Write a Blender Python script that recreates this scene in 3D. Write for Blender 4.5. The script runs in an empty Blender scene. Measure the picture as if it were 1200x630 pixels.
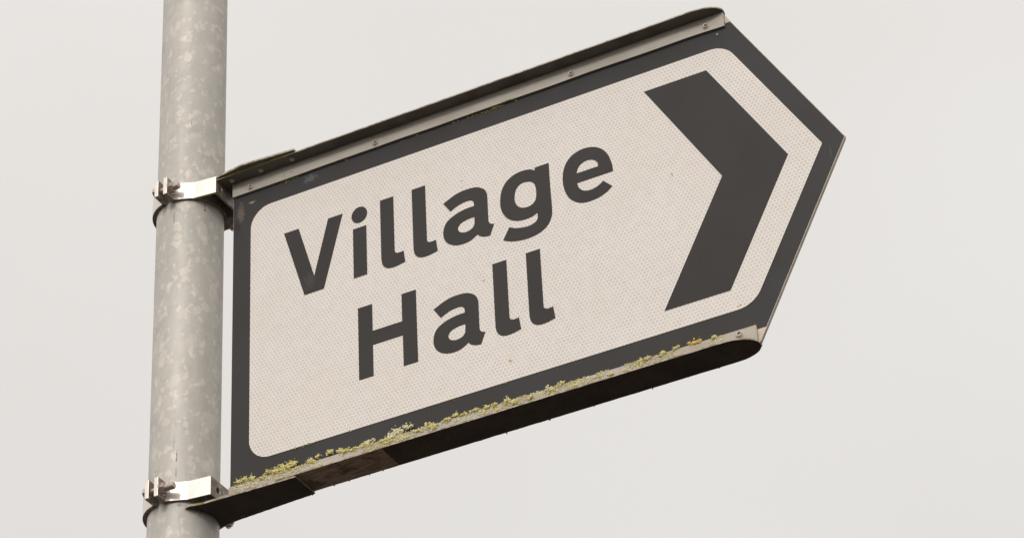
import bpy, bmesh, math, random
from mathutils import Vector, Matrix, noise
PI = math.pi
C = bpy.context.scene.collection
Z0 = 3.3                      # height of the sign's centre above the ground
random.seed(11)

# ------------------------------------------------------------------ materials
def new_mat(name):
    m = bpy.data.materials.new(name); m.use_nodes = True
    nt = m.node_tree
    return m, nt, nt.nodes['Principled BSDF']

class NT:
    def __init__(s, nt): s.nt = nt
    def n(s, t, **kw):
        o = s.nt.nodes.new(t)
        for k, v in kw.items(): setattr(o, k, v)
        return o
    def l(s, a, b): s.nt.links.new(a, b)
    def val(s, sock, v):
        if hasattr(v, 'is_linked'): s.l(v, sock)
        else: sock.default_value = v
    def math(s, op, a, b=0.0, c=0.0, clamp=False):
        o = s.n('ShaderNodeMath', operation=op); o.use_clamp = clamp
        s.val(o.inputs[0], a); s.val(o.inputs[1], b); s.val(o.inputs[2], c)
        return o.outputs[0]
    def coord(s, scale=(1, 1, 1), out='Object', loc=(0, 0, 0)):
        t = s.n('ShaderNodeTexCoord'); m = s.n('ShaderNodeMapping')
        m.inputs['Scale'].default_value = scale; m.inputs['Location'].default_value = loc
        s.l(t.outputs[out], m.inputs['Vector']); return m.outputs[0]
    def noise(s, vec, scale, detail=3, rough=.55, dist=0):
        o = s.n('ShaderNodeTexNoise'); s.l(vec, o.inputs['Vector'])
        o.inputs['Scale'].default_value = scale; o.inputs['Detail'].default_value = detail
        o.inputs['Roughness'].default_value = rough; o.inputs['Distortion'].default_value = dist
        return o.outputs['Fac']
    def vor(s, vec, scale, feature='F1', rnd=1.0, out='Distance'):
        o = s.n('ShaderNodeTexVoronoi', feature=feature); s.l(vec, o.inputs['Vector'])
        o.inputs['Scale'].default_value = scale; o.inputs['Randomness'].default_value = rnd
        return o.outputs[out]
    def step(s, v, a, b):
        o = s.n('ShaderNodeMapRange', interpolation_type='SMOOTHSTEP'); s.val(o.inputs['Value'], v)
        o.inputs['From Min'].default_value = a; o.inputs['From Max'].default_value = b
        return o.outputs[0]
    def mix(s, f, a, b):
        o = s.n('ShaderNodeMix', data_type='RGBA'); s.val(o.inputs[0], f)
        for i, v in ((6, a), (7, b)):
            if hasattr(v, 'is_linked'): s.l(v, o.inputs[i])
            else: o.inputs[i].default_value = (*v, 1) if len(v) == 3 else v
        return o.outputs[2]
    def bump(s, h, bsdf, strength=.3, dist=.001):
        o = s.n('ShaderNodeBump'); o.inputs['Strength'].default_value = strength
        o.inputs['Distance'].default_value = dist; s.l(h, o.inputs['Height']); s.l(o.outputs[0], bsdf.inputs['Normal'])

def srgb(r, g, b):
    f = lambda c: ((c / 255 + .055) / 1.055) ** 2.4 if c > 10 else c / 255 / 12.92
    return (f(r), f(g), f(b))

# black sign film, slightly faded and scuffed
def film(name, base, base2, scuffs=()):
    m, nt, b = new_mat(name); N = NT(nt); v = N.coord()
    col = N.mix(N.step(N.noise(v, 5, 3), .35, .65), base, base2)
    fine = N.step(N.noise(v, 900, 2), .4, .7)
    col = N.mix(N.math('MULTIPLY', fine, .25), col, tuple(x * 1.5 for x in base2))
    sc = N.noise(N.coord((3, 3, .6)), 60, 5, .7)
    col = N.mix(N.math('MULTIPLY', N.step(sc, .68, .78), .22), col, (.22, .2, .18))
    sep = N.n('ShaderNodeSeparateXYZ'); N.l(v, sep.inputs[0])
    for (x, z, rx, rz, amt, c) in scuffs:
        dx = N.math('DIVIDE', N.math('SUBTRACT', sep.outputs[0], x), rx)
        dz = N.math('DIVIDE', N.math('SUBTRACT', sep.outputs[2], z), rz)
        d = N.math('SQRT', N.math('ADD', N.math('MULTIPLY', dx, dx), N.math('MULTIPLY', dz, dz)))
        d = N.math('ADD', d, N.math('MULTIPLY', N.math('SUBTRACT', N.noise(v, 260, 4, .7), .5), 3.2))
        col = N.mix(N.math('MULTIPLY', N.step(d, 1, .35), amt), col, c)
    N.l(col, b.inputs['Base Color'])
    N.l(N.math('MULTIPLY_ADD', N.noise(v, 30, 3), .25, .36), b.inputs['Roughness'])
    b.inputs['Specular IOR Level'].default_value = .22
    N.bump(N.noise(v, 700, 2), b, .12, .0004)
    return m

M = {}
M['black'] = film('black_border_film', (.030, .027, .0255), (.037, .0348, .0348),
    [(.010, .165, .006, .017, .5, (.20, .15, .12)), (.006, .150, .005, .012, .6, (.012, .011, .011)),
     (.101, .181, .010, .007, .40, (.17, .19, .19)), (.025, .176, .004, .0018, .75, (.42, .34, .27)),
     (.705, -.012, .0010, .010, .25, (.16, .15, .14))])
M['black_letter'] = film('black_letter_film', (.028, .0235, .021), (.034, .030, .027),
    [(.100, .042, .010, .014, .16, (.15, .13, .11))])

def reflective():
    m, nt, b = new_mat('white_honeycomb_sheeting'); N = NT(nt)
    t = N.n('ShaderNodeTexCoord'); sep = N.n('ShaderNodeSeparateXYZ'); N.l(t.outputs['Object'], sep.inputs[0])
    a, r = .00440, .00785
    ds = []
    for off in (0, .5):
        fx = N.math('MULTIPLY', N.math('SUBTRACT', N.math('FRACT', N.math('ADD', N.math('DIVIDE', sep.outputs[0], a), off + 40)), .5), a)
        fz = N.math('MULTIPLY', N.math('SUBTRACT', N.math('FRACT', N.math('ADD', N.math('DIVIDE', sep.outputs[2], r), off + 40)), .5), r)
        ds.append(N.math('SQRT', N.math('ADD', N.math('MULTIPLY', fx, fx), N.math('MULTIPLY', fz, fz))))
    d = N.math('MINIMUM', ds[0], ds[1])
    v = N.coord()
    cell = N.step(d, .00225, .00165)
    big = N.noise(v, 7, 3)
    cellc = N.mix(N.step(big, .3, .7), (.575, .522, .478), (.600, .547, .503))
    linec = N.mix(N.step(N.noise(v, 11, 3), .3, .7), (.86, .79, .73), (.89, .825, .77))
    amt = N.math('MULTIPLY_ADD', N.step(N.noise(v, 90, 2), .25, .75), .22, .66)
    col = N.mix(N.math('MULTIPLY', cell, amt), linec, cellc)
    dirt = N.step(N.noise(v, 45, 5, .65), .60, .80)
    col = N.mix(N.math('MULTIPLY', dirt, .08), col, (.52, .42, .30))
    N.l(col, b.inputs['Base Color'])
    b.inputs['Roughness'].default_value = .38; b.inputs['Specular IOR Level'].default_value = .35
    N.bump(cell, b, .10, .0002)
    return m
M['white'] = reflective()

# weathered aluminium of rails and raw plate corners
def alu(name, base, dark, metallic=.35, rough=.5, grime=.5, lich=None):
    m, nt, b = new_mat(name); N = NT(nt); v = N.coord()
    col = N.mix(N.step(N.noise(N.coord((1, 4, 4)), 14, 5, .65), .35, .7), base, dark)
    sp = N.step(N.noise(v, 330, 4, .7), .58, .72)
    col = N.mix(N.math('MULTIPLY', sp, grime), col, tuple(x * .45 for x in dark))
    if lich:
        g = N.math('MULTIPLY', N.step(N.noise(v, 190, 4, .7), .50, .64), N.step(N.noise(v, 22, 2), .38, .55))
        col = N.mix(N.math('MULTIPLY', g, .8), col, lich)
    N.l(col, b.inputs['Base Color'])
    b.inputs['Metallic'].default_value = metallic
    N.l(N.math('MULTIPLY_ADD', N.noise(v, 60, 3), .25, rough - .1), b.inputs['Roughness'])
    N.bump(N.noise(v, 420, 4, .7), b, .25, .0005)
    return m
M['flange'] = alu('dull_aluminium', (.45, .41, .355), (.36, .325, .28), .25, .5, .18)
M['flange_lichen'] = alu('dirty_aluminium', (.50, .445, .385), (.38, .335, .285), .10, .65, .55, (.46, .39, .19))
M['raw'] = alu('raw_plate_aluminium', (.66, .56, .47), (.50, .40, .32), .1, .5, .3)

def web_mat(name, base, stain, x0, x1):
    m, nt, b = new_mat(name); N = NT(nt); v = N.coord()
    sep = N.n('ShaderNodeSeparateXYZ'); N.l(v, sep.inputs[0])
    wob = N.math('MULTIPLY_ADD', N.math('SUBTRACT', N.noise(v, 120, 3), .5), .003, sep.outputs[0])
    msk = N.math('MULTIPLY', N.step(wob, x0 - .001, x0 + .001), N.step(wob, x1 + .0006, x1 - .0006))
    col = N.mix(N.step(N.noise(v, 40, 4), .35, .7), base, tuple(x * .7 for x in base))
    streak = N.math('MAXIMUM', N.step(N.noise(N.coord((.3, 2.4, 1)), 160, 5, .7), .40, .70), N.step(N.noise(v, 38, 4, .65), .50, .62))
    st = N.mix(streak, stain, tuple(x * .35 for x in stain))
    col = N.mix(msk, col, st)
    # the thin edge faces stay bare metal
    g = N.n('ShaderNodeNewGeometry'); s2 = N.n('ShaderNodeSeparateXYZ'); N.l(g.outputs['True Normal'], s2.inputs[0])
    side = N.step(N.math('ABSOLUTE', s2.outputs[2]), .6, .3)
    col = N.mix(side, col, N.mix(N.step(N.noise(v, 170, 3), .42, .62), (.52, .45, .37), (.30, .25, .17)))
    N.l(col, b.inputs['Base Color']); b.inputs['Roughness'].default_value = .8
    b.inputs['Specular IOR Level'].default_value = .15
    N.bump(N.noise(v, 300, 4, .7), b, .4, .0008)
    return m
M['web_top'] = web_mat('grimy_rail_upper', (.19, .17, .15), (.10, .085, .07), 9, 10)
M['web_bottom'] = web_mat('grimy_rail_lower', (.15, .115, .095), (.58, .42, .33), .085, .1935)
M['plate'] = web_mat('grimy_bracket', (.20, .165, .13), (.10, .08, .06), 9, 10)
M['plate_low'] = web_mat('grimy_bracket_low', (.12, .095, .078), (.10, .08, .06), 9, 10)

POLE_MARKS = [(.0132, -.0363, 3.153, .0010, .008, .8), (.0130, -.0364, 3.132, .0007, .010, .6), (.0325, -.0208, 3.4792, .0012, .0016, .9),
              (.0325, -.0208, 3.484, .0008, .004, .6), (.0029, -.0385, 3.468, .0012, .010, .5), (.0335, -.0190, 3.088, .006, .004, .55), (.017, -.0347, 3.0925, .003, .002, .5), (-.0134, -.0362, 3.142, .0008, .002, .6),
              (.0100, -.0373, 3.170, .0010, .012, .3), (.020, -.033, 3.60, .0008, .006, .3)]
def galv():
    m, nt, b = new_mat('galvanised_steel'); N = NT(nt); v = N.coord((1, 1, 1))
    vz = N.coord((1, 1, .75))
    base = N.mix(N.step(N.noise(vz, 16, 4, .6), .3, .7), (.435, .412, .378), (.525, .497, .457))
    warp = N.n('ShaderNodeVectorMath', operation='ADD')
    wn = N.n('ShaderNodeTexNoise'); wn.inputs['Scale'].default_value = 140; wn.inputs['Detail'].default_value = 3; N.l(vz, wn.inputs['Vector'])
    sc = N.n('ShaderNodeVectorMath', operation='SCALE'); N.l(wn.outputs['Color'], sc.inputs[0]); sc.inputs['Scale'].default_value = .009
    N.l(vz, warp.inputs[0]); N.l(sc.outputs[0], warp.inputs[1])
    def cells(scale, off):
        mp = N.n('ShaderNodeMapping'); mp.inputs['Location'].default_value = (off, off, off); N.l(warp.outputs[0], mp.inputs['Vector'])
        v1 = N.n('ShaderNodeTexVoronoi'); v1.inputs['Scale'].default_value = scale; N.l(mp.outputs[0], v1.inputs['Vector'])
        e1 = N.vor(mp.outputs[0], scale, 'DISTANCE_TO_EDGE')
        s1 = N.n('ShaderNodeSeparateColor'); N.l(v1.outputs['Color'], s1.inputs[0]); return s1, e1
    for scale, off, mosaic, thr, amt in ((70, 0, .20, .925, .24), (118, 3.3, .20, .89, .32), (190, 7.1, .16, .87, .30)):
        s1, e1 = cells(scale, off)
        base = N.mix(N.math('MULTIPLY', s1.outputs[1], mosaic), base, (.62, .575, .505))
        base = N.mix(N.math('MULTIPLY', N.step(s1.outputs[2], .75, 1), mosaic * .8), base, (.34, .32, .29))
        pick = N.math('MULTIPLY', N.math('GREATER_THAN', s1.outputs[0], thr), N.step(e1, .03, .10))
        base = N.mix(N.math('MULTIPLY', pick, amt), base, (.84, .77, .665))
    strk = N.step(N.noise(N.coord((1, 1, .07)), 240, 3, .6), .56, .72)
    base = N.mix(N.math('MULTIPLY', strk, .16), base, (.30, .27, .24))
    dark = N.step(N.noise(N.coord((1, 1, .3)), 150, 4, .7), .68, .76)
    base = N.mix(N.math('MULTIPLY', dark, .3), base, (.14, .12, .10))
    sp_ = N.n('ShaderNodeSeparateXYZ'); N.l(v, sp_.inputs[0])
    for (cx_, cy_, cz_, rw, rz_, am) in POLE_MARKS:
        dx = N.math('DIVIDE', N.math('SUBTRACT', sp_.outputs[0], cx_), rw); dy = N.math('DIVIDE', N.math('SUBTRACT', sp_.outputs[1], cy_), rw * 2); dz = N.math('DIVIDE', N.math('SUBTRACT', sp_.outputs[2], cz_), rz_)
        d = N.math('SQRT', N.math('ADD', N.math('ADD', N.math('MULTIPLY', dx, dx), N.math('MULTIPLY', dy, dy)), N.math('MULTIPLY', dz, dz)))
        d = N.math('ADD', d, N.math('MULTIPLY', N.math('SUBTRACT', N.noise(v, 420, 3, .7), .5), 2.6))
        base = N.mix(N.math('MULTIPLY', N.step(d, 1, .5), am), base, (.12, .09, .07))
    N.l(base, b.inputs['Base Color'])
    b.inputs['Metallic'].default_value = .15
    N.l(N.math('MULTIPLY_ADD', N.noise(v, 50, 3), .2, .42), b.inputs['Roughness'])
    N.bump(N.noise(v, 120, 4, .6), b, .12, .001)
    return m
M['galv'] = galv()

def steel(name, base, rough, metallic, face_col=None, sides=False):
    m, nt, b = new_mat(name); N = NT(nt); v = N.coord()
    col = N.mix(N.step(N.noise(v, 70, 4, .6), .3, .7), base, tuple(x * .86 for x in base))
    col = N.mix(N.math('MULTIPLY', N.step(N.noise(v, 240, 4, .7), .62, .76), .35), col, (.26, .18, .12))
    met = metallic
    if face_col:      # picked by normal: top and bottom, plus ends if sides, duller darker brown
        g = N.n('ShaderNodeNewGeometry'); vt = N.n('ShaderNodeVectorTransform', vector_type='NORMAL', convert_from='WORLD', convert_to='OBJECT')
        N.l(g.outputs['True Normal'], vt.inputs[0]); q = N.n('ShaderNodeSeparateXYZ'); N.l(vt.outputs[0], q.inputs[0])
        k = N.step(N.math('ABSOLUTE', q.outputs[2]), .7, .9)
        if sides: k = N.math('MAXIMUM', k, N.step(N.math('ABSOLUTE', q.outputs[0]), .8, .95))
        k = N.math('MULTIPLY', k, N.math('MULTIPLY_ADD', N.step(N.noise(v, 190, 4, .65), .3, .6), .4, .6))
        col = N.mix(k, col, face_col); met = N.math('MULTIPLY', N.math('SUBTRACT', 1, k), metallic)
    N.l(col, b.inputs['Base Color']); N.val(b.inputs['Metallic'], met)
    b.inputs['Roughness'].default_value = rough
    N.bump(N.noise(v, 300, 3), b, .15, .0005)
    return m
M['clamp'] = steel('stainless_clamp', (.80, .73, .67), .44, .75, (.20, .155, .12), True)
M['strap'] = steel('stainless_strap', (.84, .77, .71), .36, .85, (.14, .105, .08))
M['bolt'] = steel('rusty_bolt', (.56, .47, .41), .38, .75)
M['rivet'] = steel('rivet_metal', (.47, .41, .34), .45, .35)

def lichen_mat(name, a, b2, dk):
    m, nt, b = new_mat(name); N = NT(nt); v = N.coord()
    col = N.mix(N.step(N.noise(v, 130, 4, .6), .35, .65), a, b2)
    col = N.mix(N.math('MULTIPLY', N.step(N.noise(v, 700, 3, .7), .52, .66), .5), col, dk)
    N.l(col, b.inputs['Base Color']); b.inputs['Roughness'].default_value = .95
    b.inputs['Specular IOR Level'].default_value = .1
    N.bump(N.noise(v, 900, 3), b, .6, .0008)
    return m
M['lich'] = lichen_mat('yellow_green_lichen', (.66, .58, .20), (.72, .65, .36), (.34, .28, .11))
M['lich_pale'] = lichen_mat('pale_grey_lichen', (.82, .78, .56), (.78, .72, .46), (.46, .42, .28))
M['lich_orange'] = lichen_mat('orange_lichen', (.80, .47, .05), (.78, .60, .20), (.45, .27, .06))
M['lich_white'] = lichen_mat('white_lichen', (.82, .78, .60), (.76, .72, .58), (.5, .45, .33))
M['algae'] = lichen_mat('bright_algae', (.42, .42, .04), (.36, .36, .06), (.14, .13, .03))

# ------------------------------------------------------------------ mesh helpers
def link(name, me, mat, parent=None, smooth=False):
    o = bpy.data.objects.new(name, me); C.objects.link(o)
    me.materials.clear(); me.materials.append(mat)
    if parent: o.parent = parent
    if smooth:
        for p in me.polygons: p.use_smooth = True
    return o

def empty(name, loc, label, cat, group=None):
    o = bpy.data.objects.new(name, None); C.objects.link(o); o.location = loc
    o.empty_display_size = .05
    o['label'] = label; o['category'] = cat
    if group: o['group'] = group
    return o

def tag(o, label, cat, group=None, kind=None):
    o['label'] = label; o['category'] = cat
    if group: o['group'] = group
    if kind: o['kind'] = kind

def prism(bm, poly, axis, a, b):
    """poly: list of 2D points; axis 'y': points are (x,z), extruded from y=a to y=b; axis 'z': points are (x,y)."""
    f = (lambda p, t: (p[0], t, p[1])) if axis == 'y' else (lambda p, t: (p[0], p[1], t))
    if axis == 'x': f = lambda p, t: (t, p[0], p[1])
    A = [bm.verts.new(f(p, a)) for p in poly]; B = [bm.verts.new(f(p, b)) for p in poly]
    n = len(poly)
    bm.faces.new(A); bm.faces.new(B[::-1])
    for i in range(n): bm.faces.new((A[i], B[i], B[(i + 1) % n], A[(i + 1) % n]))

def box(bm, x0, x1, y0, y1, z0, z1): prism(bm, [(x0, y0), (x1, y0), (x1, y1), (x0, y1)], 'z', z0, z1)

def fin(bm, name, mat, parent=None, smooth=False, bevel=0, seg=2):
    bmesh.ops.recalc_face_normals(bm, faces=bm.faces)
    me = bpy.data.meshes.new(name); bm.to_mesh(me); bm.free()
    o = link(name, me, mat, parent, smooth)
    if bevel:
        m = o.modifiers.new('b', 'BEVEL'); m.width = bevel; m.segments = seg; m.limit_method = 'ANGLE'; m.angle_limit = .6
    return o

def cyl(bm, p0, p1, r, n=24, r1=None, caps=True):
    p0 = Vector(p0); p1 = Vector(p1); d = (p1 - p0).normalized()
    u = d.orthogonal().normalized(); w = d.cross(u); r1 = r if r1 is None else r1
    A = [bm.verts.new(p0 + (u * math.cos(2 * PI * i / n) + w * math.sin(2 * PI * i / n)) * r) for i in range(n)]
    B = [bm.verts.new(p1 + (u * math.cos(2 * PI * i / n) + w * math.sin(2 * PI * i / n)) * r1) for i in range(n)]
    for i in range(n): bm.faces.new((A[i], A[(i + 1) % n], B[(i + 1) % n], B[i]))
    if caps: bm.faces.new(A[::-1]); bm.faces.new(B)

def smooth_poly(pts, corners, sub=6):
    """Closed outline; points whose index is in corners stay sharp, the rest is Catmull-Rom."""
    n = len(pts); out = []
    for i in range(n):
        p1, p2 = Vector(pts[i]), Vector(pts[(i + 1) % n])
        c1, c2 = i in corners, (i + 1) % n in corners
        out.append(tuple(p1))
        if c1 and c2: continue
        p0 = p1 if c1 else Vector(pts[i - 1]); p3 = p2 if c2 else Vector(pts[(i + 2) % n])
        if c1: p0 = p1 - (p2 - p1) * .3
        if c2: p3 = p2 + (p2 - p1) * .3
        for k in range(1, sub):
            t = k / sub
            q = .5 * ((2 * p1) + (p2 - p0) * t + (2 * p0 - 5 * p1 + 4 * p2 - p3) * t * t + (3 * p1 - p0 - 3 * p2 + p3) * t ** 3)
            out.append(tuple(q))
    return out

def round_poly(pts, radii, n=10):
    out = []; N_ = len(pts)
    for i in range(N_):
        r = radii[i]; p = Vector(pts[i])
        if r == 0: out.append(tuple(p)); continue
        a = (Vector(pts[i - 1]) - p).normalized(); b = (Vector(pts[(i + 1) % N_]) - p).normalized()
        ang = a.angle(b); t = r / math.tan(ang / 2)
        c = p + (a + b).normalized() * (r / math.sin(ang / 2))
        s = p + a * t; e = p + b * t
        a0 = math.atan2(s.y - c.y, s.x - c.x); a1 = math.atan2(e.y - c.y, e.x - c.x)
        d = (a1 - a0 + PI) % (2 * PI) - PI
        for k in range(n + 1):
            q = a0 + d * k / n; out.append((c.x + r * math.cos(q), c.y + r * math.sin(q)))
    return out

def sheet(name, loops, mat, parent, y0, y1):
    """Flat shape in the sign plane, with holes, from y0 (front) to y1 (back)."""
    cu = bpy.data.curves.new(name, 'CURVE'); cu.dimensions = '2D'; cu.fill_mode = 'BOTH'
    cu.extrude = abs(y1 - y0) / 2
    for lp in loops:
        s = cu.splines.new('POLY'); s.points.add(len(lp) - 1)
        for q, (x, z) in zip(s.points, lp): q.co = (x, z, 0, 1)
        s.use_cyclic_u = True
    t = bpy.data.objects.new('tmp', cu); C.objects.link(t)
    dg = bpy.context.evaluated_depsgraph_get()
    me = bpy.data.meshes.new_from_object(t.evaluated_get(dg))
    bpy.data.objects.remove(t); bpy.data.curves.remove(cu)
    ym = (y0 + y1) / 2
    for v in me.vertices: v.co = (v.co.x, ym - v.co.z, v.co.y)
    me.name = name
    return link(name, me, mat, parent)

# ------------------------------------------------------------------ the sign
sign = empty('direction_sign', (0, 0, Z0), 'black bordered white arrow sign reading Village Hall, pointing right', 'direction sign')
S = .5481                      # slope of the pointed end: dx per dz
TIP = .7222
def edge_x(z): return TIP - S * abs(z)
ZE = .2085
bm = bmesh.new(); prism(bm, [(0, -ZE), (edge_x(ZE), -ZE), (TIP, 0), (edge_x(ZE), ZE), (0, ZE)], 'y', .0004, .0030)
fin(bm, 'face_plate', M['raw'], sign, bevel=.0003)
bm = bmesh.new(); prism(bm, [(.0004, -ZE), (edge_x(ZE) - .001, -ZE), (TIP - .001, 0), (edge_x(ZE) - .001, ZE), (.0004, ZE)], 'y', .0034, .0060)
fin(bm, 'back_plate', M['raw'], sign, bevel=.0003)
ZF = .1935
e = .0008
sheet('border_film', [[(0.0006, -ZF), (edge_x(ZF) - e, -ZF), (TIP - e * 1.2, 0), (edge_x(ZF) - e, ZF), (.0006, ZF)]], M['black'], sign, 0, .0008)
# white panel
PT, PS, PH = .6975, .5546, .1651
pan = round_poly([(.0237, -PH), (PT - PS * PH, -PH), (PT, 0), (PT - PS * PH, PH), (.0237, PH)], [.0265, .030, 0, .030, .0265], 14)
sheet('white_panel', [pan], M['white'], sign, -.0005, .0002)
mm = lambda pts: [(x / 1000, z / 1000) for x, z in pts]
h = .140
sheet('chevron', [[(.5107, -h), (.5830, -h), (.6604, 0), (.5830, h), (.5107, h), (.5876, 0)]], M['black_letter'], sign, -.0009, -.0003)

l_ = [(0, 116.3), (16.6, 116.3), (16.6, 44.0), (17.5, 41.2), (20, 39.7), (23.6, 39.4), (27.4, 40.0), (29.1, 25.0), (20.5, 23.1), (12.4, 22.7), (6.2, 24.6), (2.2, 28.8), (.4, 34.5), (0, 40)]
lc = {0, 1, 2, 6, 7, 13}
a_ = [(267.0, 83.3), (275.1, 70.2), (284.5, 74.6), (292.7, 76.3), (299.2, 76.0), (302.9, 73.2), (303.9, 67.2), (291.3, 66.6), (278.8, 63.2), (269.6, 57.0), (265.8, 47.6), (266.0, 38.8), (269.4, 31.2), (276.8, 25.3), (286.4, 22.7), (295.8, 23.3), (302.4, 26.2), (306.1, 28.9), (308.9, 25.6), (314.5, 22.8), (321.0, 21.9), (326.4, 35.4), (322.9, 36.6), (320.7, 39.0), (319.9, 42.2), (320.0, 76.0), (317.9, 82.5), (313.4, 87.4), (306.3, 90.9), (296.6, 92.0), (285.8, 91.2), (276.0, 87.8)]
ac = {0, 1, 6, 17, 20, 21, 24, 25}
ah = [(303.6, 52.8), (303.4, 45.2), (302.4, 41.3), (298.6, 37.9), (291.8, 36.8), (286.2, 38.8), (283.5, 42.6), (283.7, 46.4), (287.2, 50.2), (294.9, 52.4)]
g_ = [(377.8, 90.1), (394.5, 90.1), (394.5, 57.6), (394.9, 28.4), (393.4, 18.9), (389.0, 11.0), (380.8, 5.2), (370.0, 2.5), (357.8, 2.6), (345.5, 5.4), (336.1, 9.8), (344.0, 24.3), (350.8, 20.7), (360.6, 18.1), (369.1, 17.9), (374.6, 19.8), (377.5, 23.6), (378.0, 31.0), (371.8, 28.4), (363.0, 27.6), (353.0, 29.3), (344.6, 34.3), (338.6, 42.3), (335.3, 52.2), (335.2, 63.4), (337.4, 74.4), (342.4, 83.0), (349.8, 88.6), (358.6, 91.2), (367.0, 91.2), (373.4, 89.4), (377.8, 86.4)]
gcn = {0, 1, 2, 10, 11, 17, 31}
gh = [(366.0, 75.6), (372.4, 73.4), (376.4, 68.9), (377.8, 62.4), (377.8, 54.5), (376.4, 48.0), (372.4, 43.9), (366.3, 42.5), (360.1, 43.9), (355.1, 48.1), (352.4, 54.7), (352.3, 61.9), (354.0, 69.0), (357.5, 73.6), (361.8, 75.6)]
e_ = [(467.7, 51.6), (425.9, 51.6), (426.8, 46.6), (429.8, 41.6), (434.9, 38.3), (441.0, 37.3), (447.2, 38.4), (452.3, 40.9), (455.7, 43.6), (465.4, 33.1), (459.6, 28.3), (450.8, 24.7), (440.0, 23.2), (429.8, 24.5), (421.4, 29.3), (414.6, 37.6), (410.7, 49.0), (409.5, 60.5), (410.9, 72.5), (414.8, 82.0), (421.6, 89.0), (430.5, 92.6), (440.1, 92.9), (449.0, 90.4), (457.0, 84.7), (462.7, 76.4), (466.0, 66.7), (467.5, 58.1)]
eh = [(426.0, 64.2), (451.3, 64.2), (450.9, 68.9), (448.0, 73.2), (443.2, 75.9), (437.4, 76.5), (431.9, 74.5), (428.0, 70.4)]
def sm(pts, c, dx=0, dz=0): return mm([(x + dx, z + dz) for x, z in smooth_poly(pts, c)])
V = [(67.2, 116.4), (85.9, 116.4), (105.4, 46.2), (123.7, 116.4), (142.0, 116.4), (117.4, 25.1), (92.9, 25.1)]
H = [(159.2, -15.6), (176.6, -15.6), (176.6, -50.1), (212.6, -50.1), (212.6, -15.6), (230.0, -15.6), (230.0, -106.8), (212.9, -106.8), (212.9, -68.1), (176.6, -68.1), (176.6, -106.8), (159.2, -106.8)]
dot = [(163.1 + 9.8 * math.cos(t * PI / 24), 107.1 + 10.6 * math.sin(t * PI / 24)) for t in range(48)]
LET = [('capital V', [mm(V)]), ('small i', [mm([(154.8, 25.1), (171.5, 25.1), (171.5, 90.2), (154.8, 90.2)]), mm(dot)]),
       ('first l', [sm(l_, lc, 189.3)]), ('second l', [sm(l_, lc, 228.9)]), ('small a', [sm(a_, ac), sm(ah, {0})]),
       ('small g', [sm(g_, gcn), sm(gh, {99})]), ('small e', [sm(e_, {0, 1, 8, 9}), sm(eh, {0, 1})]),
       ('capital H', [mm(H)]), ('a of the second word', [sm(a_, ac, -16.6, -131.9), sm(ah, {0}, -16.6, -131.9)]),
       ('first l of the second word', [sm(l_, lc, 321.8, -132)]), ('last l of the second word', [sm(l_, lc, 361.3, -132)])]
for lab, loops in LET:
    o = sheet('letter', loops, M['black_letter'], sign, -.0009, -.0003)

# rails: a T-shaped section riveted along the top and the bottom of the plates
def rail(zs, mat_web, mat_fl, z_in, z_web0, z_web1, x_start, xr, tipx):
    yn, yf = -.0193, .0206; ytip = -.0034 if zs > 0 else .0002
    out = [(x_start, yn), (xr, yn)]
    for k in range(1, 9):
        t = k / 8; out.append((xr + (tipx - xr) * math.sin(t * PI / 2), yn + (ytip - yn) * (1 - math.cos(t * PI / 2))))
    xr2 = xr + .004
    for k in range(8, -1, -1):
        t = k / 8; out.append((xr2 + (tipx - xr2) * math.sin(t * PI / 2), yf - (yf - ytip - .001) * (1 - math.cos(t * PI / 2))))
    out.append((x_start, yf))
    # edge slightly worn and encrusted
    poly = []
    for i in range(len(out)):
        a, b = out[i], out[(i + 1) % len(out)]
        d = math.dist(a, b); n = max(1, int(d / .004))
        for k in range(n):
            x, y = a[0] + (b[0] - a[0]) * k / n, a[1] + (b[1] - a[1]) * k / n
            w = noise.noise(Vector((x * 130, y * 130, zs * 5))) * .0004 if zs < 0 else noise.noise(Vector((x * 30, 0, 1))) * .0003
            poly.append((x, y + w))
    bm = bmesh.new(); prism(bm, poly, 'z', z_web0, z_web1)
    web = fin(bm, 'rail', mat_web, sign)
    web['label'] = ('upper' if zs > 0 else 'lower lichen-crusted') + ' metal rail along the sign edge'
    for (ya, yb, nm) in ((-.003, .0002, 'front_flange'), (.0062, .0092, 'back_flange')):
        N_ = 90; bm = bmesh.new(); pl = []
        x0, x1 = .0005, tipx - .001
        for k in range(N_ + 1):
            x = x0 + (x1 - x0) * k / N_
            w = noise.noise(Vector((x * 16, 3.3, zs * 2))) * .0007
            if zs > 0: w -= .0012 * math.exp(-((x - x1) / .03) ** 2)
            pl.append((x, zs * (z_in) + zs * w))
        zt = z_web0 if zs > 0 else z_web1
        pl += [(x1, zt), (x0, zt)]
        prism(bm, pl, 'y', ya, yb)
        fin(bm, nm, mat_fl, web)
    return web
r_top = rail(1, M['web_top'], M['flange'], .1897, .2077, .2093, -.0103, .578, .6105)
r_bot = rail(-1, M['web_bottom'], M['flange_lichen'], .1903, -.2105, -.2089, -.003, .573, .6070)

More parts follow.
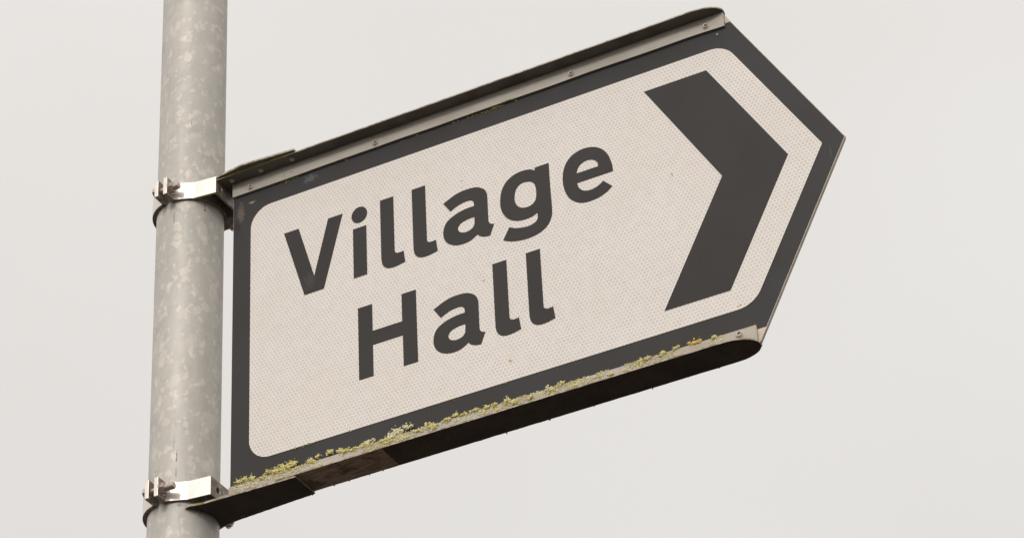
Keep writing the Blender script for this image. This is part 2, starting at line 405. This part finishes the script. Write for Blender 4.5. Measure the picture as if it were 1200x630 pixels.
def rivet(x, z, y, parent, r=.0036):
    bm = bmesh.new(); n = 24
    prof = [(1.25, .0002), (1.2, -.0006), (1.0, -.0007), (.95, -.0016), (.75, -.0022), (.5, -.0021), (.42, -.0010), (.40, -.0002)]
    rings = [[bm.verts.new((x + r * k * math.cos(2 * PI * i / n), y + d, z + r * k * math.sin(2 * PI * i / n))) for i in range(n)] for k, d in prof]
    for A, B in zip(rings, rings[1:]):
        for i in range(n): bm.faces.new((A[i], A[(i + 1) % n], B[(i + 1) % n], B[i]))
    bm.faces.new(rings[-1])
    return fin(bm, 'rivet', M['rivet'], parent)
for x in (.0249, .1867, .4297, .589): rivet(x, .1957, -.003, r_top, .0034)
for x, z in ((.0215, -.2005), (.588, -.1957)): rivet(x, z, -.003, r_bot, .0038)
bm = bmesh.new(); bmesh.ops.create_icosphere(bm, subdivisions=2, radius=.0016); bmesh.ops.translate(bm, verts=bm.verts, vec=(.5995, 0, .1818))
fin(bm, 'pin', M['rivet'], sign, True)

# bracket plates lying against the outer faces of the rails, reaching to the pole
PX, PY, PR = -.0639, .010, .0386
bm = bmesh.new(); prism(bm, [(-.0100, -.0212), (.027, -.0268), (.0925, -.0222), (.0925, .0225), (-.0100, .0225)], 'z', .2095, .2121)
pt = fin(bm, 'bracket_plate', M['plate'], sign, bevel=.0003); pt['label'] = 'upper bracket plate'
ang0 = math.atan2(-.0215 - PY, .024)
poly = [(.0915, -.0186), (.0915, .0215), (-.0320 + .004, .0290)]
R2 = PR + .0008
for k in range(13):
    a = math.radians(29 - k * (29 + 55) / 12); poly.append((PX + R2 * math.cos(a), PY + R2 * math.sin(a)))
poly.append((-.0345, -.0246)); poly.append((-.0200, -.0212))
q = []
for i in range(len(poly)):            # flaking, crusted edge
    a, b = poly[i], poly[(i + 1) % len(poly)]; n = max(1, int(math.dist(a, b) / .003))
    for k in range(n):
        x, y = a[0] + (b[0] - a[0]) * k / n, a[1] + (b[1] - a[1]) * k / n
        q.append((x + noise.noise(Vector((x * 160, y * 160, 7))) * .0004, y + noise.noise(Vector((x * 160, y * 160, 0))) * .0006))
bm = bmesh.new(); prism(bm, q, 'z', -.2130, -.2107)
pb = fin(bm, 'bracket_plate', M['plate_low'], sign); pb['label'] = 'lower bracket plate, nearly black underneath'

def dome(x, y, z, r, parent, mat, up=-1):
    bm = bmesh.new(); cyl(bm, (x, y, z + .0006), (x, y, z - .0010), r * 1.0, 18); cyl(bm, (x, y, z - .0008), (x, y, z - .0026), r * .85, 18, r * .4)
    return fin(bm, 'bolt_head', mat, parent, bevel=.0002)
for x in (.0040, .0425, .0835): dome(x, -.0105, .2077, .0032, pt, M['bolt'])

# ------------------------------------------------------------------ pole
pole = empty('sign_post', (PX, PY, 0), 'round mottled galvanised steel post carrying the arrow sign', 'post')
bm = bmesh.new(); n = 128
zs = [0, 1.5, 2.8, 3.0, 3.2, 3.4, 3.6, 3.9, 4.4]
rings = []
for z in zs: rings.append([bm.verts.new((PR * math.cos(2 * PI * i / n), PR * math.sin(2 * PI * i / n), z)) for i in range(n)])
for A, B in zip(rings, rings[1:]):
    for i in range(n): bm.faces.new((A[i], A[(i + 1) % n], B[(i + 1) % n], B[i]))
fin(bm, 'shaft', M['galv'], pole, True)
bm = bmesh.new(); cyl(bm, (0, 0, 4.399), (0, 0, 4.412), PR + .002, 64, PR - .006); fin(bm, 'post_cap', M['galv'], pole, bevel=.002)

# ------------------------------------------------------------------ clamps
def hexnut(bm, x0, x1, y, z, r, rot=0):
    prism(bm, [(y + r * math.cos(rot + k * PI / 3), z + r * math.sin(rot + k * PI / 3)) for k in range(6)], 'x', x0, x1)

def clamp(zc, dx, label, hole_y):
    """Two-part clamp round the post; local origin on the post axis at the clamp's middle height."""
    t = empty('post_clamp', (PX, PY, Z0 + zc), label, 'clamp', 'clamps holding the sign to the post')
    hh = .01125
    L = lambda x, y: (x - PX, y - PY)
    ri, ro = PR + .0004, PR + .0048
    # front half: solid jaw with facets
    poly = [L(-.0105, -.0210), L(-.0370, -.0240), L(-.0560, -.0318), L(-.0590, -.0335)]
    a0 = math.atan2(-.0300 - PY, -.0590 - PX); a1 = math.radians(78)
    poly.append((ri * math.cos(a0), ri * math.sin(a0)))
    for k in range(1, 33):
        a = a0 + (a1 - a0) * k / 32; poly.append((ri * math.cos(a), ri * math.sin(a)))
    poly += [L(-.050, .0515), L(-.0320, .0450), L(-.0105, .0340)]
    poly = poly[::-1]
    bm = bmesh.new(); prism(bm, poly, 'z', -hh, hh)
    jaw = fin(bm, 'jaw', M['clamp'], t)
    # the drilled hole in the end face
    bc = bmesh.new(); cyl(bc, (L(-.022, 0)[0], hole_y - PY, 0), (L(0, 0)[0] - .000, hole_y - PY, 0), .0036, 20)
    mc = bpy.data.meshes.new('c'); bmesh.ops.recalc_face_normals(bc, faces=bc.faces); bc.to_mesh(mc); bc.free()
    oc = bpy.data.objects.new('c', mc); C.objects.link(oc); oc.parent = t
    bpy.context.view_layer.update()
    md = jaw.modifiers.new('h', 'BOOLEAN'); md.operation = 'DIFFERENCE'; md.object = oc; md.solver = 'EXACT'
    dg = bpy.context.evaluated_depsgraph_get(); me = bpy.data.meshes.new_from_object(jaw.evaluated_get(dg))
    jaw.modifiers.clear(); jaw.data = me; bpy.data.objects.remove(oc)
    # hollow underneath
    bc = bmesh.new(); pk = [L(-.0130, -.0182), L(-.0345, -.0204)]
    for k in range(13):
        a = math.radians(-46 + 76 * k / 12); pk.append(((ri + .0026) * math.cos(a), (ri + .0026) * math.sin(a)))
    pk += [L(-.0130, .0300)]
    prism(bc, pk, 'z', -hh - .01, hh - .003); bmesh.ops.recalc_face_normals(bc, faces=bc.faces)
    mc = bpy.data.meshes.new('c'); bc.to_mesh(mc); bc.free(); oc = bpy.data.objects.new('c', mc); C.objects.link(oc); oc.parent = t
    md = jaw.modifiers.new('h', 'BOOLEAN'); md.operation = 'DIFFERENCE'; md.object = oc; md.solver = 'EXACT'
    dg = bpy.context.evaluated_depsgraph_get(); me = bpy.data.meshes.new_from_object(jaw.evaluated_get(dg))
    jaw.modifiers.clear(); jaw.data = me; bpy.data.objects.remove(oc)
    mb = jaw.modifiers.new('b', 'BEVEL'); mb.width = .0005; mb.segments = 2; mb.limit_method = 'ANGLE'; mb.angle_limit = .5
    # the lug of the front half
    bm = bmesh.new(); box(bm, L(-.0640, 0)[0], L(-.0588, 0)[0], -.0480 - PY, -.0295 - PY, -hh - .0003, hh + .0003)
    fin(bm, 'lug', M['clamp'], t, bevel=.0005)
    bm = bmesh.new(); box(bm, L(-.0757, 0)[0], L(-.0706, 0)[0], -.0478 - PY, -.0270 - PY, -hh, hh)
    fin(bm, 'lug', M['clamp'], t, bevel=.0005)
    # back strap: ring from the left lug round the back
    b0 = math.atan2(-.0290 - PY, -.0735 - PX); b0 = b0 if b0 > 0 else b0 + 2 * PI
    b1 = math.radians(100); poly = []
    for k in range(41):
        a = b0 + (b1 - b0) * k / 40; poly.append((ro * math.cos(a), ro * math.sin(a)))
    for k in range(41):
        a = b1 + (b0 - b1) * k / 40; poly.append((ri * math.cos(a), ri * math.sin(a)))
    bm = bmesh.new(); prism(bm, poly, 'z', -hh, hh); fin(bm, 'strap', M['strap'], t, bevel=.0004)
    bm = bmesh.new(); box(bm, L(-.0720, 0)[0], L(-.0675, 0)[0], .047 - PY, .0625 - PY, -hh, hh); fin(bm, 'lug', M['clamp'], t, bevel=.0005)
    # bolts: near one through both lugs, far one behind
    for (x0, x1, y, z) in ((-.0800, -.0468 + dx, -.0408, -.0002), (-.0790, -.0290, .0540, -.0010)):
        bm = bmesh.new(); xx0, xx1 = x0 - PX, x1 - PX; yy = y - PY
        cyl(bm, (xx0, yy, z), (xx1 - .0006, yy, z), .0037, 24); cyl(bm, (xx1 - .0006, yy, z), (xx1, yy, z), .0037, 24, .0030)
        k = 0; x = -.050 - PX
        # thread ridges
        xs = xx0 + .020
        while xs < xx1 - .0014:
            cyl(bm, (xs, yy, z), (xs + .0004, yy, z), .0037, 20, .0041, False); cyl(bm, (xs + .0004, yy, z), (xs + .0008, yy, z), .0041, 20, .0037, False); xs += .0011
        b = fin(bm, 'bolt', M['bolt'], t)
        bm = bmesh.new(); hexnut(bm, xx0, xx0 + .0038, yy, z, .0062, .3); fin(bm, 'bolt_head', M['bolt'], b, bevel=.0005)
        nx = (-.0588 if y < 0 else -.0365) - PX
        bm = bmesh.new(); hexnut(bm, nx, nx + .0050, yy, z, .0064, .15); fin(bm, 'nut', M['bolt'], b, bevel=.0006)
        bm = bmesh.new(); cyl(bm, (nx - .0003, yy, z), (nx + .0008, yy, z), .0076, 28); fin(bm, 'washer', M['bolt'], b)
    return t
clamp(.20125, 0, 'bright metal clamp round the post at the top of the sign', -.0115)
clamp(-.19225, .004, 'bright metal clamp round the post at the lower lichen-covered corner', -.0060)

# ------------------------------------------------------------------ lichen
class Flakes:
    """Collects many small lumpy flakes, then builds them as one mesh."""
    base = None
    def __init__(s): s.v = []; s.f = []
def flake(bm, c, r, flat=.55):
    if Flakes.base is None:
        t = bmesh.new(); bmesh.ops.create_icosphere(t, subdivisions=2, radius=1)
        t.verts.ensure_lookup_table()
        Flakes.base = ([v.co.copy() for v in t.verts], [tuple(v.index for v in f.verts) for f in t.faces]); t.free()
    ax = Vector((random.uniform(-1, 1), random.uniform(-1, 1), random.uniform(-1, 1))).normalized()
    R = Matrix.Rotation(random.uniform(0, PI), 3, ax)
    s = (random.uniform(.7, 1.2), random.uniform(.7, 1.2), random.uniform(flat * .6, flat))
    off = Vector((random.random() * 50,) * 3); c = Vector(c); n0 = len(bm.v)
    for p in Flakes.base[0]:
        k = 1 + .55 * noise.noise(p * 1.7 + off)
        q = R @ (Vector((p.x * s[0], p.y * s[1], p.z * s[2])) * (k * r)); q.y *= .6
        bm.v.append(q + c)
    bm.f += [(i + n0, j + n0, k + n0) for i, j, k in Flakes.base[1]]
def fin_flakes(bm, name, mat):
    me = bpy.data.meshes.new(name); me.from_pydata(bm.v, [], bm.f); me.update()
    return link(name, me, mat, None, True)

def clump(bm, x, z, rx, rz, n, rmin, rmax, ybase=-.003, depth=.0026):
    """A ragged patch of crust: flakes thin out towards an uneven edge and follow a noisy mask."""
    off = random.random() * 90; done = tries = 0
    while done < n and tries < n * 6:
        tries += 1
        a = random.uniform(0, 2 * PI); d = abs(random.gauss(0, .62))
        if d > 1.9: continue
        px, pz = x + d * math.cos(a) * rx, z + d * math.sin(a) * rz
        m = noise.noise(Vector((px * 420, pz * 420, off))) + .35 * noise.noise(Vector((px * 1100, pz * 1100, off)))
        if m < -.12 + .28 * d - (.25 if d < .4 else 0): continue
        if pz < -.2078: continue
        y = ybase - max(0, m + .25) * depth * 1.1 * random.uniform(.3, 1) * max(.25, 1 - d * .5)
        flake(bm, (px, y, pz), random.uniform(rmin, rmax) * max(.55, 1.15 - .35 * d), .6); done += 1
YF = -.0028
# clump list in sign coordinates (metres): x, z, rx, rz
yellow = [(0.0127, -0.1872, 0.0046, 0.0041, 60), (0.0200, -0.1874, 0.0056, 0.0041, 70), (0.0295, -0.1882, 0.0046, 0.0036, 40), (0.0410, -0.1917, 0.0056, 0.0031, 36), (0.0483, -0.1867, 0.0033, 0.0041, 26), (0.0567, -0.1882, 0.0065, 0.0051, 90), (0.0661, -0.1870, 0.0065, 0.0051, 90), (0.0744, -0.1864, 0.0060, 0.0051, 80), (0.0806, -0.1858, 0.0046, 0.0041, 50), (0.1021, -0.1893, 0.0051, 0.0041, 60), (0.1095, -0.1859, 0.0042, 0.0025, 22), (0.1246, -0.1855, 0.0046, 0.0031, 34), (0.1352, -0.1877, 0.0046, 0.0036, 40), (0.1423, -0.1900, 0.0046, 0.0036, 40), (0.1504, -0.1904, 0.0056, 0.0031, 40), (0.1637, -0.1894, 0.0065, 0.0031, 40), (0.1869, -0.1911, 0.0065, 0.0031, 50), (0.2139, -0.1970, 0.0056, 0.0025, 36), (0.1949, -0.1951, 0.0074, 0.0025, 30), (0.2291, -0.1926, 0.0056, 0.0031, 30), (0.2402, -0.1889, 0.0046, 0.0031, 30), (0.2460, -0.1928, 0.0074, 0.0041, 50), (0.2630, -0.1900, 0.0074, 0.0031, 44), (0.2730, -0.1881, 0.0042, 0.0031, 40), (0.2838, -0.1895, 0.0065, 0.0020, 26), (0.2956, -0.1892, 0.0065, 0.0025, 30), (0.3074, -0.1899, 0.0056, 0.0036, 44), (0.3171, -0.1900, 0.0046, 0.0031, 40), (0.3207, -0.1973, 0.0056, 0.0031, 20), (0.3318, -0.1897, 0.0046, 0.0041, 44), (0.3403, -0.1945, 0.0056, 0.0031, 20), (0.3587, -0.1943, 0.0046, 0.0031, 26), (0.3829, -0.1930, 0.0046, 0.0041, 36), (0.3928, -0.1891, 0.0042, 0.0025, 36), (0.4076, -0.1970, 0.0056, 0.0031, 16), (0.4345, -0.1927, 0.0046, 0.0031, 26), (0.4485, -0.1963, 0.0074, 0.0020, 12), (0.4626, -0.1964, 0.0046, 0.0020, 12), (0.4817, -0.1931, 0.0028, 0.0051, 40), (0.4890, -0.1905, 0.0037, 0.0025, 30), (0.5052, -0.1909, 0.0037, 0.0031, 40), (0.5208, -0.1890, 0.0046, 0.0020, 26), (0.5609, -0.1905, 0.0042, 0.0020, 24)]
bm = Flakes()
for x, z, rx, rz, n in yellow: clump(bm, x, z, rx, rz, int(n * 3.6), .0005, .0015)
for _ in range(2600):                                   # thin crust scattered along the flange
    x = random.uniform(.01, .575) ** 1.0; z = -.1895 - abs(random.gauss(0, .0055))
    if z < -.2075: continue
    if noise.noise(Vector((x * 34, z * 60, 0))) < -.05: continue
    flake(bm, (x, YF - .0004, z), random.uniform(.0003, .0010), .5)
for _ in range(40):                                    # rough crust hanging from the far lower edge
    x = random.choice([random.uniform(-.01, .09), random.uniform(.09, .56)])
    zb, yf = (-.2130, .0222) if x < .0915 else (-.2105, .0206)
    flake(bm, (x, yf + random.uniform(-.0004, .0006), zb + random.uniform(-.0004, .0008)), random.uniform(.0004, .0012), .7)
lich = fin_flakes(bm, 'lichen', M['lich']); lich.location = (0, 0, Z0)
tag(lich, 'yellow-green lichen crust scattered along the lower rail', 'lichen', kind='stuff')
bm = Flakes()
for x, z, rx, rz, n in [(0.2052, -0.1860, 0.0102, 0.0056, 200), (0.2143, -0.1838, 0.0065, 0.0041, 110), (0.1961, -0.1893, 0.0065, 0.0046, 80), (0.2213, -0.1839, 0.0028, 0.0020, 20)]: clump(bm, x, z, rx, rz, int(n * 3), .0005, .0013, depth=.0032)
o = fin_flakes(bm, 'lichen_clump', M['lich_pale']); o.location = (0, 0, Z0)
tag(o, 'large pale grey-green lichen clump on the lower rail under the letter H', 'lichen')
bm = Flakes()
for x, z, rx, rz, n in [(0.1688, -0.1879, 0.0065, 0.0041, 80), (0.1759, -0.1871, 0.0037, 0.0025, 30)]: clump(bm, x, z, rx, rz, int(n * 2.4), .0005, .0013)
o = fin_flakes(bm, 'lichen_clump', M['lich_pale']); o.location = (0, 0, Z0)
tag(o, 'smaller pale lichen clump on the lower rail, just left of the large pale one', 'lichen')
bm = Flakes()
for x, z, rx, rz, n in [(0.5407, -0.1892, 0.0051, 0.0041, 120), (0.5462, -0.1895, 0.0037, 0.0036, 50), (0.5352, -0.1888, 0.0028, 0.0020, 20)]: clump(bm, x, z, rx, rz, int(n * 1.5), .0005, .0012)
o = fin_flakes(bm, 'lichen_clump', M['lich_orange']); o.location = (0, 0, Z0)
tag(o, 'bright orange lichen rosette near the right end of the lower rail', 'lichen')
bm = Flakes()
for x, z, rx, rz, n in [(0.3774, -0.1882, 0.0024, 0.0037, 40), (0.3753, -0.1916, 0.0033, 0.0020, 30)]: clump(bm, x, z, rx, rz, int(n * 1.6), .0005, .0011, depth=.003)
o = fin_flakes(bm, 'lichen_clump', M['lich_white']); o.location = (0, 0, Z0)
tag(o, 'small whitish cone of lichen standing on the middle of the lower rail', 'lichen')
bm = Flakes()
for _ in range(3800):
    x = random.uniform(.005, .57); z = -.1893 - abs(random.gauss(0, .007))
    if z < -.2078 or noise.noise(Vector((x * 48 + 9, z * 90, 4))) < .02 + .25 * (x > .47): continue
    flake(bm, (x, YF - .0003, z), random.uniform(.0003, .0011), .45)
o = fin_flakes(bm, 'lichen_crust', M['lich_pale']); o.location = (0, 0, Z0)
tag(o, 'thin pale grey crust of lichen speckling the face of the lower rail', 'lichen crust', kind='stuff')
# bright algae lines and specks near the upper rail and on the plate ends
bm = Flakes()
for _ in range(260):
    x = random.uniform(-.003, .080); flake(bm, (x, -.0194, .2077 + random.uniform(.0001, .0009)), random.uniform(.0003, .0007), .6)
for _ in range(120):
    x = random.uniform(-.034, -.004); flake(bm, (x, -.0242 + (x + .034) * .22 , -.2118 + random.uniform(-.0005, .0008)), random.uniform(.0004, .0008), .6)
for _ in range(90):
    x = random.uniform(-.036, -.012); flake(bm, (x, -.0203 - (-.011 - x) * .10, .1899), random.uniform(.0003, .0006), .5)
for (x, z, n, s) in [(.338, .1885, 22, .004), (.352, .1900, 10, .004), (.322, .1872, 12, .005), (.305, .1880, 8, .004), (.286, .1880, 4, .002), (.218, .1878, 3, .001), (.237, .1888, 2, .001),
                     (.079, .1888, 12, .003), (.072, .1880, 8, .002), (.072, .1965, 10, .006), (.365, .1895, 6, .006), (.0955, -.1655, 14, .004), (.0800, -.1660, 7, .002), (.148, .1880, 2, .0005),
                     (.270, -.1655, 4, .002), (.331, -.1655, 4, .002), (.214, -.166, 4, .002), (.15, -.166, 4, .002), (.013, -.2045, 10, .004), (.101, -.2085, 14, .004)]:
    yb = -.0032 if z > .1897 or z < -.19 else -.0006
    for _ in range(n): flake(bm, (x + random.gauss(0, s), yb, z + random.gauss(0, .0009)), random.uniform(.0004, .0009), .6)
al = fin_flakes(bm, 'algae', M['algae']); al.location = (0, 0, Z0)
tag(al, 'bright yellow-green algae specks along the upper rail edge and border', 'algae', kind='stuff')
bm = Flakes()
for (x, z, r) in [(.533, .023, .0010), (.5325, .0215, .0005), (.311, -.033, .0010), (.336, -.141, .0012), (.3375, -.1425, .0007), (.290, .105, .0008), (.290, .097, .0004), (.5895, -.161, .0011), (.4, -.02, .0004), (.12, -.08, .0004), (.08, .02, .0004), (.47, -.09, .0004)]:
    for _ in range(3): flake(bm, (x + random.gauss(0, r * .6), -.0007, z + random.gauss(0, r * .6)), r * .8, .6)
o = fin_flakes(bm, 'dirt_specks', M['lich_orange']); o.location = (0, 0, Z0)
tag(o, 'tiny brown-orange specks dotted over the white panel', 'dirt', kind='stuff')

# ------------------------------------------------------------------ ground (outside the picture; carries the post and gives undersides a dark reflection)
m, nt, b = new_mat('grass_ground'); N = NT(nt)
N.l(N.mix(N.noise(N.coord(), 3, 5), (.030, .027, .020), (.045, .040, .030)), b.inputs['Base Color']); b.inputs['Roughness'].default_value = .95
bm = bmesh.new(); bmesh.ops.create_circle(bm, cap_ends=True, segments=64, radius=400)
g = fin(bm, 'ground', m); g['kind'] = 'structure'; 

# ------------------------------------------------------------------ light
SUN = Vector((.08, -.88, .42)).normalized()
elev = math.asin(SUN.z); azim = math.atan2(SUN.x, SUN.y)
w = bpy.data.worlds.new('World'); bpy.context.scene.world = w; w.use_nodes = True
N = NT(w.node_tree); bg = w.node_tree.nodes['Background']
sky = N.n('ShaderNodeTexSky', sky_type='NISHITA'); sky.sun_disc = False; sky.sun_elevation = elev; sky.sun_rotation = azim
skm = N.n('ShaderNodeVectorMath', operation='SCALE'); N.l(sky.outputs[0], skm.inputs[0]); skm.inputs['Scale'].default_value = 1
tc = N.n('ShaderNodeTexCoord')
dt = N.n('ShaderNodeVectorMath', operation='DOT_PRODUCT'); nv = N.n('ShaderNodeVectorMath', operation='NORMALIZE')
N.l(tc.outputs['Generated'], nv.inputs[0]); N.l(nv.outputs[0], dt.inputs[0]); dt.inputs[1].default_value = SUN
glow = N.step(dt.outputs['Value'], .1, 1.0)
cl = N.n('ShaderNodeTexNoise'); cl.inputs['Scale'].default_value = 2.6; cl.inputs['Detail'].default_value = 3; N.l(nv.outputs[0], cl.inputs['Vector'])
cloud = N.mix(N.step(cl.outputs['Fac'], .35, .65), (7.95, 7.66, 7.34), (8.36, 8.12, 7.78))       # cloud layer, same units as the sky
spz = N.n('ShaderNodeSeparateXYZ'); N.l(nv.outputs[0], spz.inputs[0])
lowf = N.math('MULTIPLY_ADD', N.step(spz.outputs[2], .40, .66), .06, .965)
gain = N.math('MULTIPLY', N.math('MULTIPLY_ADD', glow, .65, 1.0), lowf)
cs = N.n('ShaderNodeVectorMath', operation='SCALE'); N.l(cloud, cs.inputs[0]); N.l(gain, cs.inputs['Scale'])
fac = N.n('ShaderNodeMix', data_type='RGBA'); fac.inputs[0].default_value = .96
N.l(skm.outputs[0], fac.inputs[6]); N.l(cs.outputs[0], fac.inputs[7])
N.l(fac.outputs[2], bg.inputs['Color']); bg.inputs['Strength'].default_value = .1
sd = bpy.data.lights.new('sun', 'SUN'); sd.energy = 1.05; sd.angle = math.radians(11); sd.color = (1, .96, .92)
so = bpy.data.objects.new('sun', sd); C.objects.link(so); so.rotation_euler = SUN.to_track_quat('Z', 'Y').to_euler(); so.location = SUN * 20

# ------------------------------------------------------------------ camera
cd = bpy.data.cameras.new('camera'); cam = bpy.data.objects.new('camera', cd); C.objects.link(cam)
cam.location = (1.35494, -2.16288, -1.67672 + Z0); cam.rotation_euler = (2.17563, .04687, .46958)
cd.sensor_width = 36; cd.lens = 3240.407 / 1200 * 36; cd.clip_start = .05; cd.clip_end = 2000
sc = bpy.context.scene; sc.camera = cam
sc.view_settings.view_transform = 'Standard'; sc.view_settings.look = 'None'; sc.view_settings.exposure = 0; sc.view_settings.gamma = 1
